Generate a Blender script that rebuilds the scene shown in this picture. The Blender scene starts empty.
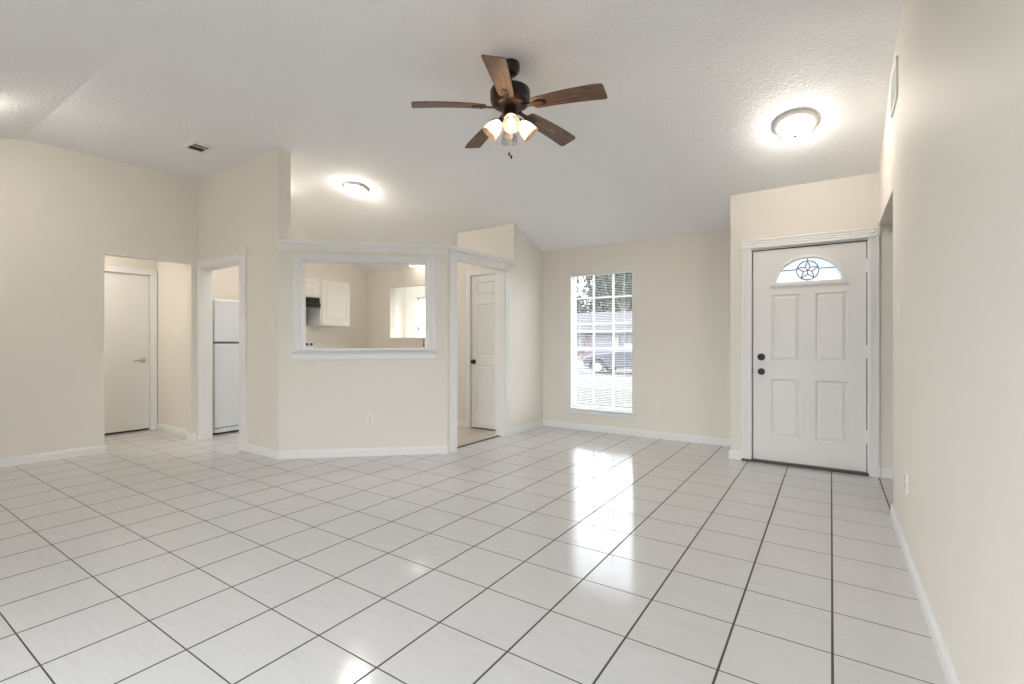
import bpy, bmesh, math, random
from mathutils import Matrix, Vector
R = math.radians
C = bpy.context.scene.collection
SC = bpy.context.scene
random.seed(7)

# ------------------------------------------------------------------ camera
cam = bpy.data.objects.new('camera', bpy.data.cameras.new('camera'))
C.objects.link(cam)
cam.location = (0, 0, 1.171)
cam.rotation_euler = (R(90), 0, 0.5871)
cam.data.sensor_width = 36
cam.data.lens = 479.14 / 1024 * 36
cam.data.clip_start = 0.02
cam.data.clip_end = 400
SC.camera = cam

# ------------------------------------------------------------------ world, sun, daylight, exposure
SC.view_settings.view_transform = 'Standard'
SC.view_settings.look = 'None'
SC.view_settings.gamma = 1
SC.view_settings.use_curve_mapping = False
SC.view_settings.exposure = 1.47
SC.cycles.max_bounces = 10
SC.cycles.diffuse_bounces = 7
SC.cycles.glossy_bounces = 4
SC.cycles.transmission_bounces = 6
SC.cycles.transparent_max_bounces = 10
SC.cycles.caustics_reflective = False
SC.cycles.caustics_refractive = False
SC.cycles.sample_clamp_indirect = 6

world = bpy.data.worlds.new('sky')
SC.world = world
world.use_nodes = True
wn = world.node_tree
wn.nodes.clear()
wo = wn.nodes.new('ShaderNodeOutputWorld')
wb = wn.nodes.new('ShaderNodeBackground')
# bright overcast sky: whiter at the horizon, bluer overhead
wtc = wn.nodes.new('ShaderNodeTexCoord')
wsp = wn.nodes.new('ShaderNodeSeparateXYZ')
wrp = wn.nodes.new('ShaderNodeValToRGB')
wrp.color_ramp.elements[0].position = 0.0
wrp.color_ramp.elements[0].color = (0.93, 0.965, 1.0, 1)
wrp.color_ramp.elements[1].position = 0.9
wrp.color_ramp.elements[1].color = (0.78, 0.88, 1.0, 1)
wn.links.new(wtc.outputs['Generated'], wsp.inputs[0])
wn.links.new(wsp.outputs[2], wrp.inputs[0])
wn.links.new(wrp.outputs[0], wb.inputs[0])
wb.inputs[1].default_value = 4.0
wn.links.new(wb.outputs[0], wo.inputs[0])

sun = bpy.data.objects.new('sun', bpy.data.lights.new('sun', 'SUN'))
C.objects.link(sun)
sun.rotation_euler = Vector((-0.55, 0.45, -0.75)).to_track_quat('-Z', 'Y').to_euler()
sun.data.energy = 1.0
sun.data.angle = R(3)
sun.data.color = (1, 0.96, 0.9)


def area(name, loc, direction, sx, sy, power, color):
    o = bpy.data.objects.new(name, bpy.data.lights.new(name, 'AREA'))
    C.objects.link(o)
    o.location = loc
    o.rotation_euler = Vector(direction).to_track_quat('-Z', 'Z').to_euler()
    o.data.shape = 'RECTANGLE'
    o.data.size, o.data.size_y = sx, sy
    o.data.energy = power
    o.data.color = color
    return o


# sky portals in the openings: added patio opening behind the camera, window, bay window, front door glass
for name, loc, direction, sx, sy in (('patio_portal', (-1.1, -1.17, 1.06), (0, 1, 0), 1.85, 2.05),
                                     ('window_portal', (-2.496, 5.975, 1.19), (0, -1, 0), 0.86, 1.8),
                                     ('bay_portal', (-5.93, 7.09, 1.46), (0, -1, 0), 2.05, 1.2)):
    area(name, loc, direction, sx, sy, 10, (1, 1, 1)).data.cycles.is_portal = True

# ------------------------------------------------------------------ materials
def new_mat(name):
    m = bpy.data.materials.new(name)
    m.use_nodes = True
    nt = m.node_tree
    return m, nt, nt.nodes['Principled BSDF']


def N(nt, kind, **kw):
    n = nt.nodes.new(kind)
    for k, v in kw.items():
        setattr(n, k, v)
    return n


def mth(nt, op, a, b=None, c=None):
    n = nt.nodes.new('ShaderNodeMath')
    n.operation = op
    for i, v in enumerate((a, b, c)):
        if v is None:
            continue
        if isinstance(v, (int, float)):
            n.inputs[i].default_value = v
        else:
            nt.links.new(v, n.inputs[i])
    return n.outputs[0]


def mat(name, col, rough=0.5, metal=0.0, bump=None, var=None, spec=0.5, coat=0, emit=None):
    m, nt, b = new_mat(name)
    b.inputs['Base Color'].default_value = (*col, 1)
    b.inputs['Roughness'].default_value = rough
    b.inputs['Metallic'].default_value = metal
    b.inputs['Specular IOR Level'].default_value = spec
    b.inputs['Coat Weight'].default_value = coat
    tc = N(nt, 'ShaderNodeTexCoord')
    if var:
        sc_, amt = var
        no = N(nt, 'ShaderNodeTexNoise')
        no.inputs['Scale'].default_value = sc_
        no.inputs['Detail'].default_value = 4
        nt.links.new(tc.outputs['Object'], no.inputs['Vector'])
        mx = N(nt, 'ShaderNodeMixRGB')
        mx.inputs[1].default_value = (*[c * (1 - amt) for c in col], 1)
        mx.inputs[2].default_value = (*[min(1, c * (1 + amt)) for c in col], 1)
        nt.links.new(no.outputs[0], mx.inputs[0])
        nt.links.new(mx.outputs[0], b.inputs['Base Color'])
    if bump:
        sc_, st, dist = bump
        no = N(nt, 'ShaderNodeTexNoise')
        no.inputs['Scale'].default_value = sc_
        no.inputs['Detail'].default_value = 3
        nt.links.new(tc.outputs['Object'], no.inputs['Vector'])
        bp_ = N(nt, 'ShaderNodeBump')
        bp_.inputs['Strength'].default_value = st
        bp_.inputs['Distance'].default_value = dist
        nt.links.new(no.outputs[0], bp_.inputs['Height'])
        nt.links.new(bp_.outputs[0], b.inputs['Normal'])
    if emit:
        b.inputs['Emission Color'].default_value = (*emit[0], 1)
        b.inputs['Emission Strength'].default_value = emit[1]
    return m


WALL = mat('cream_wall_paint', (0.80, 0.765, 0.70), 0.6, bump=(85, 0.35, 0.004), spec=0.3)
TRIM = mat('white_trim_paint', (0.83, 0.835, 0.825), 0.4, spec=0.45)
DOORW = mat('white_door_paint', (0.80, 0.80, 0.785), 0.42, bump=(60, 0.05, 0.002))
PLATE = mat('ivory_plastic', (0.82, 0.80, 0.75), 0.35)
DARK = mat('dark_slot', (0.03, 0.028, 0.025), 0.7)
BRONZE = mat('oil_rubbed_bronze', (0.035, 0.024, 0.02), 0.38, metal=0.6)
BLACK = mat('black_enamel', (0.012, 0.012, 0.013), 0.35)
NICKEL = mat('brushed_nickel', (0.55, 0.53, 0.5), 0.32, metal=0.9)
RIM = mat('pale_satin_rim', (0.74, 0.72, 0.69), 0.35, metal=0.25)
WHITEGLOSS = mat('white_appliance_enamel', (0.78, 0.82, 0.86), 0.28, bump=(220, 0.04, 0.002))
CAB = mat('white_cabinet_paint', (0.85, 0.83, 0.80), 0.4)
STEEL = mat('grey_splash_panel', (0.42, 0.43, 0.41), 0.45, metal=0.4, var=(9, 0.25))
BLIND = mat('white_blind_vinyl', (0.86, 0.86, 0.84), 0.5)
RUBBER = mat('black_rubber', (0.02, 0.02, 0.02), 0.8)
COUNTER = mat('pale_worktop', (0.7, 0.68, 0.62), 0.35, var=(30, 0.1))
TAR = mat('threshold_bronze', (0.06, 0.05, 0.045), 0.5, var=(60, 0.6))

# knock-down ceiling
m, nt, b = new_mat('textured_ceiling')
CEIL = m
b.inputs['Base Color'].default_value = (0.88, 0.885, 0.90, 1)
b.inputs['Roughness'].default_value = 0.85
b.inputs['Specular IOR Level'].default_value = 0.15
tc = N(nt, 'ShaderNodeTexCoord')
n1 = N(nt, 'ShaderNodeTexNoise'); n1.inputs['Scale'].default_value = 24; n1.inputs['Detail'].default_value = 5; n1.inputs['Distortion'].default_value = 1.2
n2 = N(nt, 'ShaderNodeTexVoronoi'); n2.inputs['Scale'].default_value = 60
nt.links.new(tc.outputs['Object'], n1.inputs['Vector']); nt.links.new(tc.outputs['Object'], n2.inputs['Vector'])
s_ = mth(nt, 'ADD', n1.outputs[0], mth(nt, 'MULTIPLY', n2.outputs[0], 0.35))
bp_ = N(nt, 'ShaderNodeBump'); bp_.inputs['Strength'].default_value = 0.6; bp_.inputs['Distance'].default_value = 0.012
nt.links.new(s_, bp_.inputs['Height']); nt.links.new(bp_.outputs[0], b.inputs['Normal'])

# floor tile
m, nt, b = new_mat('glazed_floor_tile')
TILE = m
tc = N(nt, 'ShaderNodeTexCoord')
sp = N(nt, 'ShaderNodeSeparateXYZ')
nt.links.new(tc.outputs['Object'], sp.inputs[0])
PX, PY, X0, Y0 = 0.34125, 0.33332, 0.0052, 2.1651
ux = mth(nt, 'DIVIDE', mth(nt, 'SUBTRACT', sp.outputs[0], X0), PX)
uy = mth(nt, 'DIVIDE', mth(nt, 'SUBTRACT', sp.outputs[1], Y0), PY)
dx = mth(nt, 'MULTIPLY', mth(nt, 'ABSOLUTE', mth(nt, 'SUBTRACT', ux, mth(nt, 'ROUND', ux))), PX)
dy = mth(nt, 'MULTIPLY', mth(nt, 'ABSOLUTE', mth(nt, 'SUBTRACT', uy, mth(nt, 'ROUND', uy))), PY)
gx = mth(nt, 'LESS_THAN', dx, 0.0043)
gy = mth(nt, 'LESS_THAN', dy, 0.0027)
gr = mth(nt, 'MAXIMUM', gx, gy)
# per-tile shift of the veining
cell = N(nt, 'ShaderNodeCombineXYZ')
nt.links.new(mth(nt, 'FLOOR', ux), cell.inputs[0]); nt.links.new(mth(nt, 'FLOOR', uy), cell.inputs[1])
wnz = N(nt, 'ShaderNodeTexWhiteNoise'); wnz.noise_dimensions = '3D'
nt.links.new(cell.outputs[0], wnz.inputs['Vector'])
off = N(nt, 'ShaderNodeVectorMath', operation='MULTIPLY_ADD')
nt.links.new(wnz.outputs['Color'], off.inputs[0]); off.inputs[1].default_value = (9, 9, 9); nt.links.new(tc.outputs['Object'], off.inputs[2])
mp = N(nt, 'ShaderNodeMapping'); mp.inputs['Rotation'].default_value = (0, 0, R(-35)); mp.inputs['Scale'].default_value = (3, 26, 1)
nt.links.new(off.outputs[0], mp.inputs[0])
vn = N(nt, 'ShaderNodeTexNoise'); vn.inputs['Scale'].default_value = 1.6; vn.inputs['Detail'].default_value = 5; vn.inputs['Distortion'].default_value = 0.6
nt.links.new(mp.outputs[0], vn.inputs['Vector'])
cr = N(nt, 'ShaderNodeValToRGB')
cr.color_ramp.elements[0].position = 0.30; cr.color_ramp.elements[0].color = (0.605, 0.601, 0.592, 1)
cr.color_ramp.elements[1].position = 0.52; cr.color_ramp.elements[1].color = (0.638, 0.633, 0.623, 1)
nt.links.new(vn.outputs[0], cr.inputs[0])
gn = N(nt, 'ShaderNodeTexNoise'); gn.inputs['Scale'].default_value = 2.5; nt.links.new(tc.outputs['Object'], gn.inputs['Vector'])
gcol = N(nt, 'ShaderNodeMixRGB'); gcol.inputs[1].default_value = (0.026, 0.022, 0.02, 1); gcol.inputs[2].default_value = (0.10, 0.08, 0.068, 1)
nt.links.new(gn.outputs[0], gcol.inputs[0])
mx = N(nt, 'ShaderNodeMixRGB')
nt.links.new(gr, mx.inputs[0]); nt.links.new(cr.outputs[0], mx.inputs[1]); nt.links.new(gcol.outputs[0], mx.inputs[2])
nt.links.new(mx.outputs[0], b.inputs['Base Color'])
ro = mth(nt, 'ADD', mth(nt, 'MULTIPLY', gr, 0.6), 0.13)
nt.links.new(ro, b.inputs['Roughness'])
b.inputs['IOR'].default_value = 1.56
hn = N(nt, 'ShaderNodeTexNoise'); hn.inputs['Scale'].default_value = 9; nt.links.new(tc.outputs['Object'], hn.inputs['Vector'])
hh = mth(nt, 'SUBTRACT', mth(nt, 'MULTIPLY', hn.outputs[0], 0.12), gr)
bp_ = N(nt, 'ShaderNodeBump'); bp_.inputs['Strength'].default_value = 0.25; bp_.inputs['Distance'].default_value = 0.003
nt.links.new(hh, bp_.inputs['Height']); nt.links.new(bp_.outputs[0], b.inputs['Normal'])

# planks (kitchen vinyl)
m, nt, b = new_mat('kitchen_vinyl_planks')
VINYL = m
tc = N(nt, 'ShaderNodeTexCoord')
mp = N(nt, 'ShaderNodeMapping'); mp.inputs['Rotation'].default_value = (0, 0, R(90)); nt.links.new(tc.outputs['Object'], mp.inputs[0])
br = N(nt, 'ShaderNodeTexBrick'); br.inputs['Scale'].default_value = 1; br.inputs['Brick Width'].default_value = 0.9; br.inputs['Row Height'].default_value = 0.15
br.inputs['Mortar Size'].default_value = 0.003
br.inputs['Color1'].default_value = (0.55, 0.51, 0.47, 1); br.inputs['Color2'].default_value = (0.62, 0.58, 0.54, 1); br.inputs['Mortar'].default_value = (0.3, 0.27, 0.24, 1)
nt.links.new(mp.outputs[0], br.inputs['Vector']); nt.links.new(br.outputs[0], b.inputs['Base Color'])
b.inputs['Roughness'].default_value = 0.3


def wood(name, c1, c2, scale=(3, 40, 40), rough=0.45):
    m, nt, b = new_mat(name)
    tc = N(nt, 'ShaderNodeTexCoord')
    mp = N(nt, 'ShaderNodeMapping'); mp.inputs['Scale'].default_value = scale
    nt.links.new(tc.outputs['Object'], mp.inputs[0])
    no = N(nt, 'ShaderNodeTexNoise'); no.inputs['Scale'].default_value = 1.5; no.inputs['Detail'].default_value = 6; no.inputs['Distortion'].default_value = 0.8
    nt.links.new(mp.outputs[0], no.inputs['Vector'])
    cr = N(nt, 'ShaderNodeValToRGB')
    cr.color_ramp.elements[0].position = 0.35; cr.color_ramp.elements[0].color = (*c1, 1)
    cr.color_ramp.elements[1].position = 0.65; cr.color_ramp.elements[1].color = (*c2, 1)
    nt.links.new(no.outputs[0], cr.inputs[0]); nt.links.new(cr.outputs[0], b.inputs['Base Color'])
    b.inputs['Roughness'].default_value = rough
    return m


BLADE = wood('walnut_blade', (0.075, 0.038, 0.022), (0.20, 0.105, 0.06))
BARK = wood('bark', (0.06, 0.045, 0.035), (0.14, 0.11, 0.09), (20, 20, 3), 0.9)


def glass(name, tint=(1, 1, 1), rough=0.0, frost=0.0):
    m = bpy.data.materials.new(name); m.use_nodes = True
    nt = m.node_tree; nt.nodes.clear()
    out = nt.nodes.new('ShaderNodeOutputMaterial')
    tr = nt.nodes.new('ShaderNodeBsdfTransparent'); tr.inputs[0].default_value = (*tint, 1)
    gl = nt.nodes.new('ShaderNodeBsdfGlossy'); gl.inputs['Roughness'].default_value = rough
    fr = nt.nodes.new('ShaderNodeFresnel'); fr.inputs[0].default_value = 1.45
    mx = nt.nodes.new('ShaderNodeMixShader')
    base = tr.outputs[0]
    if frost:
        tl = nt.nodes.new('ShaderNodeBsdfTranslucent'); tl.inputs[0].default_value = (tint[0], tint[1], tint[2], 1)
        m2 = nt.nodes.new('ShaderNodeMixShader'); m2.inputs[0].default_value = frost
        nt.links.new(tr.outputs[0], m2.inputs[1]); nt.links.new(tl.outputs[0], m2.inputs[2])
        base = m2.outputs[0]
    geo = nt.nodes.new('ShaderNodeNewGeometry')            # reflect at the outer faces only
    front = mth(nt, 'MULTIPLY', fr.outputs[0], mth(nt, 'SUBTRACT', 1.0, geo.outputs['Backfacing']))
    nt.links.new(front, mx.inputs[0]); nt.links.new(base, mx.inputs[1]); nt.links.new(gl.outputs[0], mx.inputs[2])
    nt.links.new(mx.outputs[0], out.inputs[0])
    return m


PANE = glass('window_glass')
FROST = glass('textured_door_glass', (0.42, 0.43, 0.44), 0.05, 0.4)
SHADE = glass('frosted_shade_glass', (0.97, 0.80, 0.66), 0.3, 0.72)
SHADE_OFF = glass('clear_ribbed_shade_glass', (0.80, 0.82, 0.83), 0.05, 0.25)
BULB = mat('lit_bulb', (1, 1, 1), 0.4, emit=((1.0, 0.90, 0.78), 9))
BOWL = mat('lit_bowl_glass', (0.9, 0.9, 0.88), 0.3, emit=((1.0, 0.91, 0.80), 22))
ADDED_HALL = mat('added_hall_light_glow', (0.9, 0.9, 0.88), 0.3, emit=((1.0, 0.925, 0.84), 25))  # glow of the lamp added in the hallway
ADDED_BAY = mat('added_bay_light_glow', (0.9, 0.9, 0.88), 0.3, emit=((1.0, 0.92, 0.80), 3))  # glow of the lamp added in the bay
TUBE = mat('lit_diffuser', (0.9, 0.9, 0.9), 0.4, emit=((1.0, 0.93, 0.82), 2.5))

GRASS = mat('lawn_grass', (0.026, 0.027, 0.010), 0.9, bump=(90, 0.8, 0.05), var=(3, 0.35))
CONC = mat('pale_concrete', (0.050, 0.043, 0.041), 0.85, var=(1.5, 0.12))
ASPH = mat('street_asphalt', (0.040, 0.034, 0.032), 0.9, var=(1.2, 0.12))
ROOF = mat('grey_shingles', (0.028, 0.025, 0.025), 0.9, var=(8, 0.2))
BRICK = mat('pinkish_brick', (0.12, 0.092, 0.085), 0.85, var=(6, 0.2))
GARAGE = mat('white_garage_paint', (0.10, 0.103, 0.112), 0.5)
HWHITE = mat('white_house_trim', (0.17, 0.17, 0.17), 0.6)
SHUT = mat('dark_window_glass', (0.06, 0.06, 0.07), 0.3)
CARP = mat('dark_car_paint', (0.02, 0.021, 0.026), 0.35, coat=0.15)
CARG = mat('car_glass', (0.10, 0.12, 0.15), 0.08)
LEAF = mat('oak_leaves', (0.022, 0.028, 0.014), 0.6, var=(2.5, 0.5))

# ------------------------------------------------------------------ mesh helpers
class MB:
    def __init__(s):
        s.v = []; s.f = []

    def add(s, vs, fs, M=None):
        o = len(s.v)
        for p in vs:
            p = Vector(p)
            s.v.append(tuple(M @ p if M else p))
        s.f += [tuple(o + i for i in f) for f in fs]
        return s

    def box(s, x0, x1, y0, y1, z0, z1, M=None):
        vs = [(x, y, z) for x in (x0, x1) for y in (y0, y1) for z in (z0, z1)]
        return s.add(vs, [(0, 1, 3, 2), (4, 6, 7, 5), (0, 4, 5, 1), (2, 3, 7, 6), (0, 2, 6, 4), (1, 5, 7, 3)], M)

    def prism(s, poly, a, b, axis, M=None):
        """poly in the two other axes (cyclic order x,y,z), extruded from a to b along axis"""
        def mk(p, t):
            return {'x': (t, p[0], p[1]), 'y': (p[0], t, p[1]), 'z': (p[0], p[1], t)}[axis]
        n = len(poly)
        vs = [mk(p, a) for p in poly] + [mk(p, b) for p in poly]
        fs = [tuple(range(n)), tuple(range(2 * n - 1, n - 1, -1))]
        fs += [(i, (i + 1) % n, n + (i + 1) % n, n + i) for i in range(n)]
        return s.add(vs, fs, M)

    def lathe(s, prof, n=32, M=None, cap=True, sx=1, sy=1):
        vs = []
        for r, z in prof:
            for k in range(n):
                a = 2 * math.pi * k / n
                vs.append((sx * r * math.cos(a), sy * r * math.sin(a), z))
        fs = []
        for i in range(len(prof) - 1):
            for k in range(n):
                k2 = (k + 1) % n
                fs.append((i * n + k, i * n + k2, (i + 1) * n + k2, (i + 1) * n + k))
        if cap:
            if prof[0][0] > 1e-5: fs.append(tuple(range(n)))
            if prof[-1][0] > 1e-5: fs.append(tuple((len(prof) - 1) * n + k for k in range(n)))
        return s.add(vs, fs, M)

    def tube(s, pts, r, n=10, M=None):
        pts = [Vector(p) for p in pts]
        vs = []
        for i, p in enumerate(pts):
            t = (pts[min(i + 1, len(pts) - 1)] - pts[max(i - 1, 0)]).normalized()
            up = Vector((0, 0, 1)) if abs(t.z) < 0.95 else Vector((1, 0, 0))
            a = t.cross(up).normalized(); bb = t.cross(a)
            rr = r[i] if isinstance(r, (list, tuple)) else r
            for k in range(n):
                th = 2 * math.pi * k / n
                vs.append(p + a * rr * math.cos(th) + bb * rr * math.sin(th))
        fs = []
        for i in range(len(pts) - 1):
            for k in range(n):
                k2 = (k + 1) % n
                fs.append((i * n + k, i * n + k2, (i + 1) * n + k2, (i + 1) * n + k))
        fs += [tuple(range(n)), tuple((len(pts) - 1) * n + k for k in range(n))]
        return s.add(vs, fs, M)

    def build(s, name, m, parent=None, smooth=None, bevel=0, recalc=True, loc=None):
        me = bpy.data.meshes.new(name)
        me.from_pydata(s.v, [], s.f)
        bm = bmesh.new(); bm.from_mesh(me)
        bmesh.ops.remove_doubles(bm, verts=bm.verts, dist=1e-6)
        if recalc:
            bmesh.ops.recalc_face_normals(bm, faces=bm.faces)
        bm.to_mesh(me); bm.free()
        if smooth:
            for p in me.polygons: p.use_smooth = True
            me.set_sharp_from_angle(angle=R(smooth))
        me.materials.append(m)
        o = bpy.data.objects.new(name, me)
        C.objects.link(o)
        if parent: o.parent = parent
        if loc: o.location = loc
        if bevel:
            bv = o.modifiers.new('bevel', 'BEVEL')
            bv.width = bevel; bv.segments = 2; bv.limit_method = 'ANGLE'; bv.angle_limit = R(40)
        return o


def tag(o, label=None, cat=None, group=None, kind=None):
    if label: o['label'] = label
    if cat: o['category'] = cat
    if group: o['group'] = group
    if kind: o['kind'] = kind
    return o


def empty(name, loc, label, cat, group=None, rz=0, kind=None):
    o = bpy.data.objects.new(name, None)
    C.objects.link(o)
    o.location = loc; o.rotation_euler = (0, 0, rz)
    o.empty_display_size = 0.05
    return tag(o, label, cat, group, kind)


def dup(root, loc, label, rot=None):
    """a thing, its parts and their sub-parts"""
    r = root.copy(); C.objects.link(r)
    r.location = loc
    if rot is not None: r.rotation_euler = rot
    r['label'] = label
    for ch in list(root.children):
        c = ch.copy(); C.objects.link(c); c.parent = r
        for g in list(ch.children):
            d = g.copy(); C.objects.link(d); d.parent = c
    return r


def struct(name, mb, m, label, cat, **kw):
    return tag(mb.build(name, m, **kw), label, cat, kind='structure')


def rotz(a): return Matrix.Rotation(a, 4, 'Z')
def T(x, y, z): return Matrix.Translation((x, y, z))

# ------------------------------------------------------------------ levels
def zc(y):                                    # ceiling height: flat middle, a slope to each side
    if y < 1.22: return 3.115 - 0.353 * (1.22 - y)
    if y > 4.30: return 3.115 - 0.353 * (y - 3.90)
    if y > 3.50: return 3.115 - 0.353 * (y - 3.50) ** 2 / 1.6      # eased bend
    return 3.115
def XLf(y): return -6.42 + 0.09 * (y - 1.6)   # the left wall stands slightly out of square
E_ = 0.03                                     # walls run this far up into the ceiling
YF, YB = 5.83, -1.0
XL, XR = -6.42, 0.345
A2 = Vector((-4.605, 2.70)); B2 = Vector((-3.36, 3.82))   # ends of the angled half wall
AB = (B2 - A2); LAB = AB.length; AB.normalize()
NAB = Vector((-AB.y, AB.x))                   # towards the kitchen
ANG = math.atan2(AB.y, AB.x)
MA = T(A2.x, A2.y, 0) @ rotz(ANG)             # local x along the wall, y into the kitchen

# ------------------------------------------------------------------ setting
fl = MB().box(-7.75, 1.75, -1.12, 5.96, -0.12, 0)
struct('floor', fl, TILE, 'white glazed tile floor with dark grout lines', 'floor')
kf = MB().prism([(-3.44, 3.93), (-3.44, 5.1), (-4.3, 5.1), (-4.3, 5.83), (-7.05, 5.83), (-7.05, 3.4), (-4.03, 3.4)], 0.0, 0.004, 'z')
struct('floor_kitchen', kf, VINYL, 'grey-beige plank floor of the kitchen behind the half wall', 'floor')

ys = [YB - 0.12, 1.22, 3.5, 3.6, 3.7, 3.8, 3.9, 4.0, 4.1, 4.2, 4.3, 5.96]
poly = [(y, zc(y)) for y in ys] + [(y, zc(y) + 0.16) for y in reversed(ys)]
struct('ceiling', MB().prism(poly, -7.2, 0.47, 'x'), CEIL, 'textured white vaulted ceiling with a flat middle and sloped sides', 'ceiling', smooth=12)
struct('ceiling_hall', MB().prism([(-7.75, 0.4), (-6.60, 0.4), (-6.43, 2.68), (-6.43, 2.83), (-7.75, 2.83)], 2.42, 2.52, 'z'), CEIL, 'flat ceiling of the left hallway', 'ceiling')
struct('ceiling_passage', MB().box(0.465, 1.75, 3.0, 5.35, 2.42, 2.52), CEIL, 'flat ceiling of the passage beside the front door', 'ceiling')

def topline(y0, y1):                          # ceiling line from y1 back to y0
    pts = [y for y in ys if y0 < y < y1]
    return [(y, zc(y) + E_) for y in [y1] + list(reversed(pts)) + [y0]]

# left wall with the hall opening
w = [(YB, 0), (1.833, 0), (1.833, 2.105), (2.63, 2.105), (2.63, 0), (2.70, 0)] + topline(YB, 2.70)
lw = MB().prism(w, -0.12, 0, 'x')
lw.v = [(x + XLf(y), y, z) for x, y, z in lw.v]
struct('wall_left', lw, WALL, 'cream wall on the left with the hallway opening', 'wall')
# wall with the refrigerator doorway
w = [(-6.44, 0), (-6.27, 0), (-6.27, 2.055), (-5.329, 2.055), (-5.329, 0), (-4.605, 0), (-4.605, 3.15), (-6.44, 3.15)]
struct('wall_kitchen', MB().prism(w, 2.70, 2.83, 'y'), WALL, 'tall cream wall stub with the refrigerator doorway', 'wall')
# hall
struct('wall_hall_end', MB().box(-7.75, -7.6, 0.4, 2.83, 0, 2.44), WALL, 'cream end wall of the left hallway', 'wall')
struct('wall_hall_side', MB().box(-7.6, -6.44, 2.73, 2.83, 0, 3.15), WALL, 'cream side wall inside the left hallway', 'wall')
struct('wall_hall_near', MB().box(-7.6, -6.63, 0.4, 0.5, 0, 2.44), WALL, 'cream near wall inside the left hallway', 'wall')
# kitchen left wall
w = [(2.83, 0), (5.96, 0)] + topline(2.83, 5.96)
struct('wall_kitchen_left', MB().prism(w, -7.17, -7.05, 'x'), WALL, 'cream kitchen wall behind the range and cabinets', 'wall')
# front wall (kitchen, pantry and window sections)
fw = MB()
zt = zc(YF) + E_
NK = (-6.458, -4.95, 1.246, 2.13)             # opening to the bay
W1 = (-2.934, -2.058, 0.285, 2.092)           # window
for (x0, x1, z0, z1) in ((-7.05, NK[0], 0, zt), (NK[0], NK[1], 0, NK[2]), (NK[0], NK[1], NK[3], zt), (NK[1], W1[0], 0, zt),
                         (W1[0], W1[1], 0, W1[2]), (W1[0], W1[1], W1[3], zt), (W1[1], -0.84, 0, zt)):
    fw.box(x0, x1, YF, YF + 0.13, z0, z1)
struct('wall_front', fw, WALL, 'cream front wall holding the blind-covered window and kitchen opening', 'wall')
# entry wall
YE = 5.23
ew = MB()
DX0, DX1, DZ = -0.655, 0.278, 2.078
zt = zc(YE) + E_
ew.box(-0.84, DX0, YE, YE + 0.13, 0, zt).box(DX0, DX1, YE, YE + 0.13, DZ, zt).box(DX1, 1.75, YE, YE + 0.13, 0, zt)
struct('wall_entry', ew, WALL, 'cream wall around the white front door', 'wall')
struct('wall_entry_return', MB().box(-0.84, -0.72, YE + 0.13, YF + 0.13, 0, zc(YE + .13) + 0.01), WALL, 'short return wall between the window wall and the front door wall', 'wall')
# right wall
w = [(YB, 0), (4.07, 0), (4.07, 2.19), (YE, 2.19)] + topline(YB, YE)
struct('wall_right', MB().prism(w, XR, XR + 0.12, 'x'), WALL, 'long cream wall along the right side', 'wall')
struct('wall_passage', MB().box(1.6, 1.75, 3.0, YE, 0, 2.44).box(0.465, 1.6, 2.9, 3.0, 0, 2.44), WALL, 'cream walls of the passage behind the right wall', 'wall')
# back wall (behind the camera), its patio opening added to let daylight in
bw = MB()
for (x0, x1, z0, z1) in ((-6.66, -2.05, 0, 2.4), (-2.05, -0.15, 2.1, 2.4), (-0.15, XR, 0, 2.4)):
    bw.box(x0, x1, YB - 0.12, YB, z0, z1)
struct('wall_back', bw, WALL, 'cream back wall with a patio opening added for daylight', 'wall')
# pantry wall and doorway wall in one plane
w = [(3.82, 0), (3.961, 0), (3.961, 2.086), (4.893, 2.086), (4.893, 0), (YF, 0), (YF, zc(YF) + E_), (5.10, zc(5.10) + E_), (5.10, 2.16), (3.82, 2.16)]
pw = MB().prism(w, -3.49, -3.36, 'x')
struct('wall_pantry', pw, WALL, 'cream wall with the kitchen doorway, full height only at its far end', 'wall')
pf = MB()
PD = (-4.075, -3.575, 2.075)
zt = zc(5.10) - 0.0
for (x0, x1, z0, z1) in ((-4.30, PD[0], 0, 2.68), (PD[0], PD[1], PD[2], 2.68), (PD[1], -3.49, 0, 2.68)):
    pf.box(x0, x1, 5.10, 5.22, z0, z1)
pf.box(-4.30, -4.18, 5.22, YF, 0, 2.47)
struct('wall_pantry_front', pf, WALL, 'cream pantry front wall seen above and through the kitchen doorway', 'wall')
# angled half wall with the pass-through
TH = 0.13
def ab(s, d=0): p = A2 + AB * s + NAB * d; return (p.x, p.y)
# mitre with the pantry wall's rear plane x = -3.49
sB = (-3.49 - A2.x - NAB.x * TH) / AB.x
HS0, HS1, HZ0, HZ1, HT = 0.212, 1.456, 1.075, 2.002, 2.16
aw = MB()
for (s0, s1, z0, z1) in ((0, HS0, 0, HT), (HS0, HS1, 0, HZ0), (HS0, HS1, HZ1, HT)):
    aw.box(s0, s1, 0, TH, z0, z1, MA)
aw.prism([(HS1, 0), (LAB, 0), (sB, TH), (HS1, TH)], 0, HT, 'z', MA)
struct('wall_half', aw, WALL, 'angled cream half wall with the kitchen pass-through', 'wall')
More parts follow.
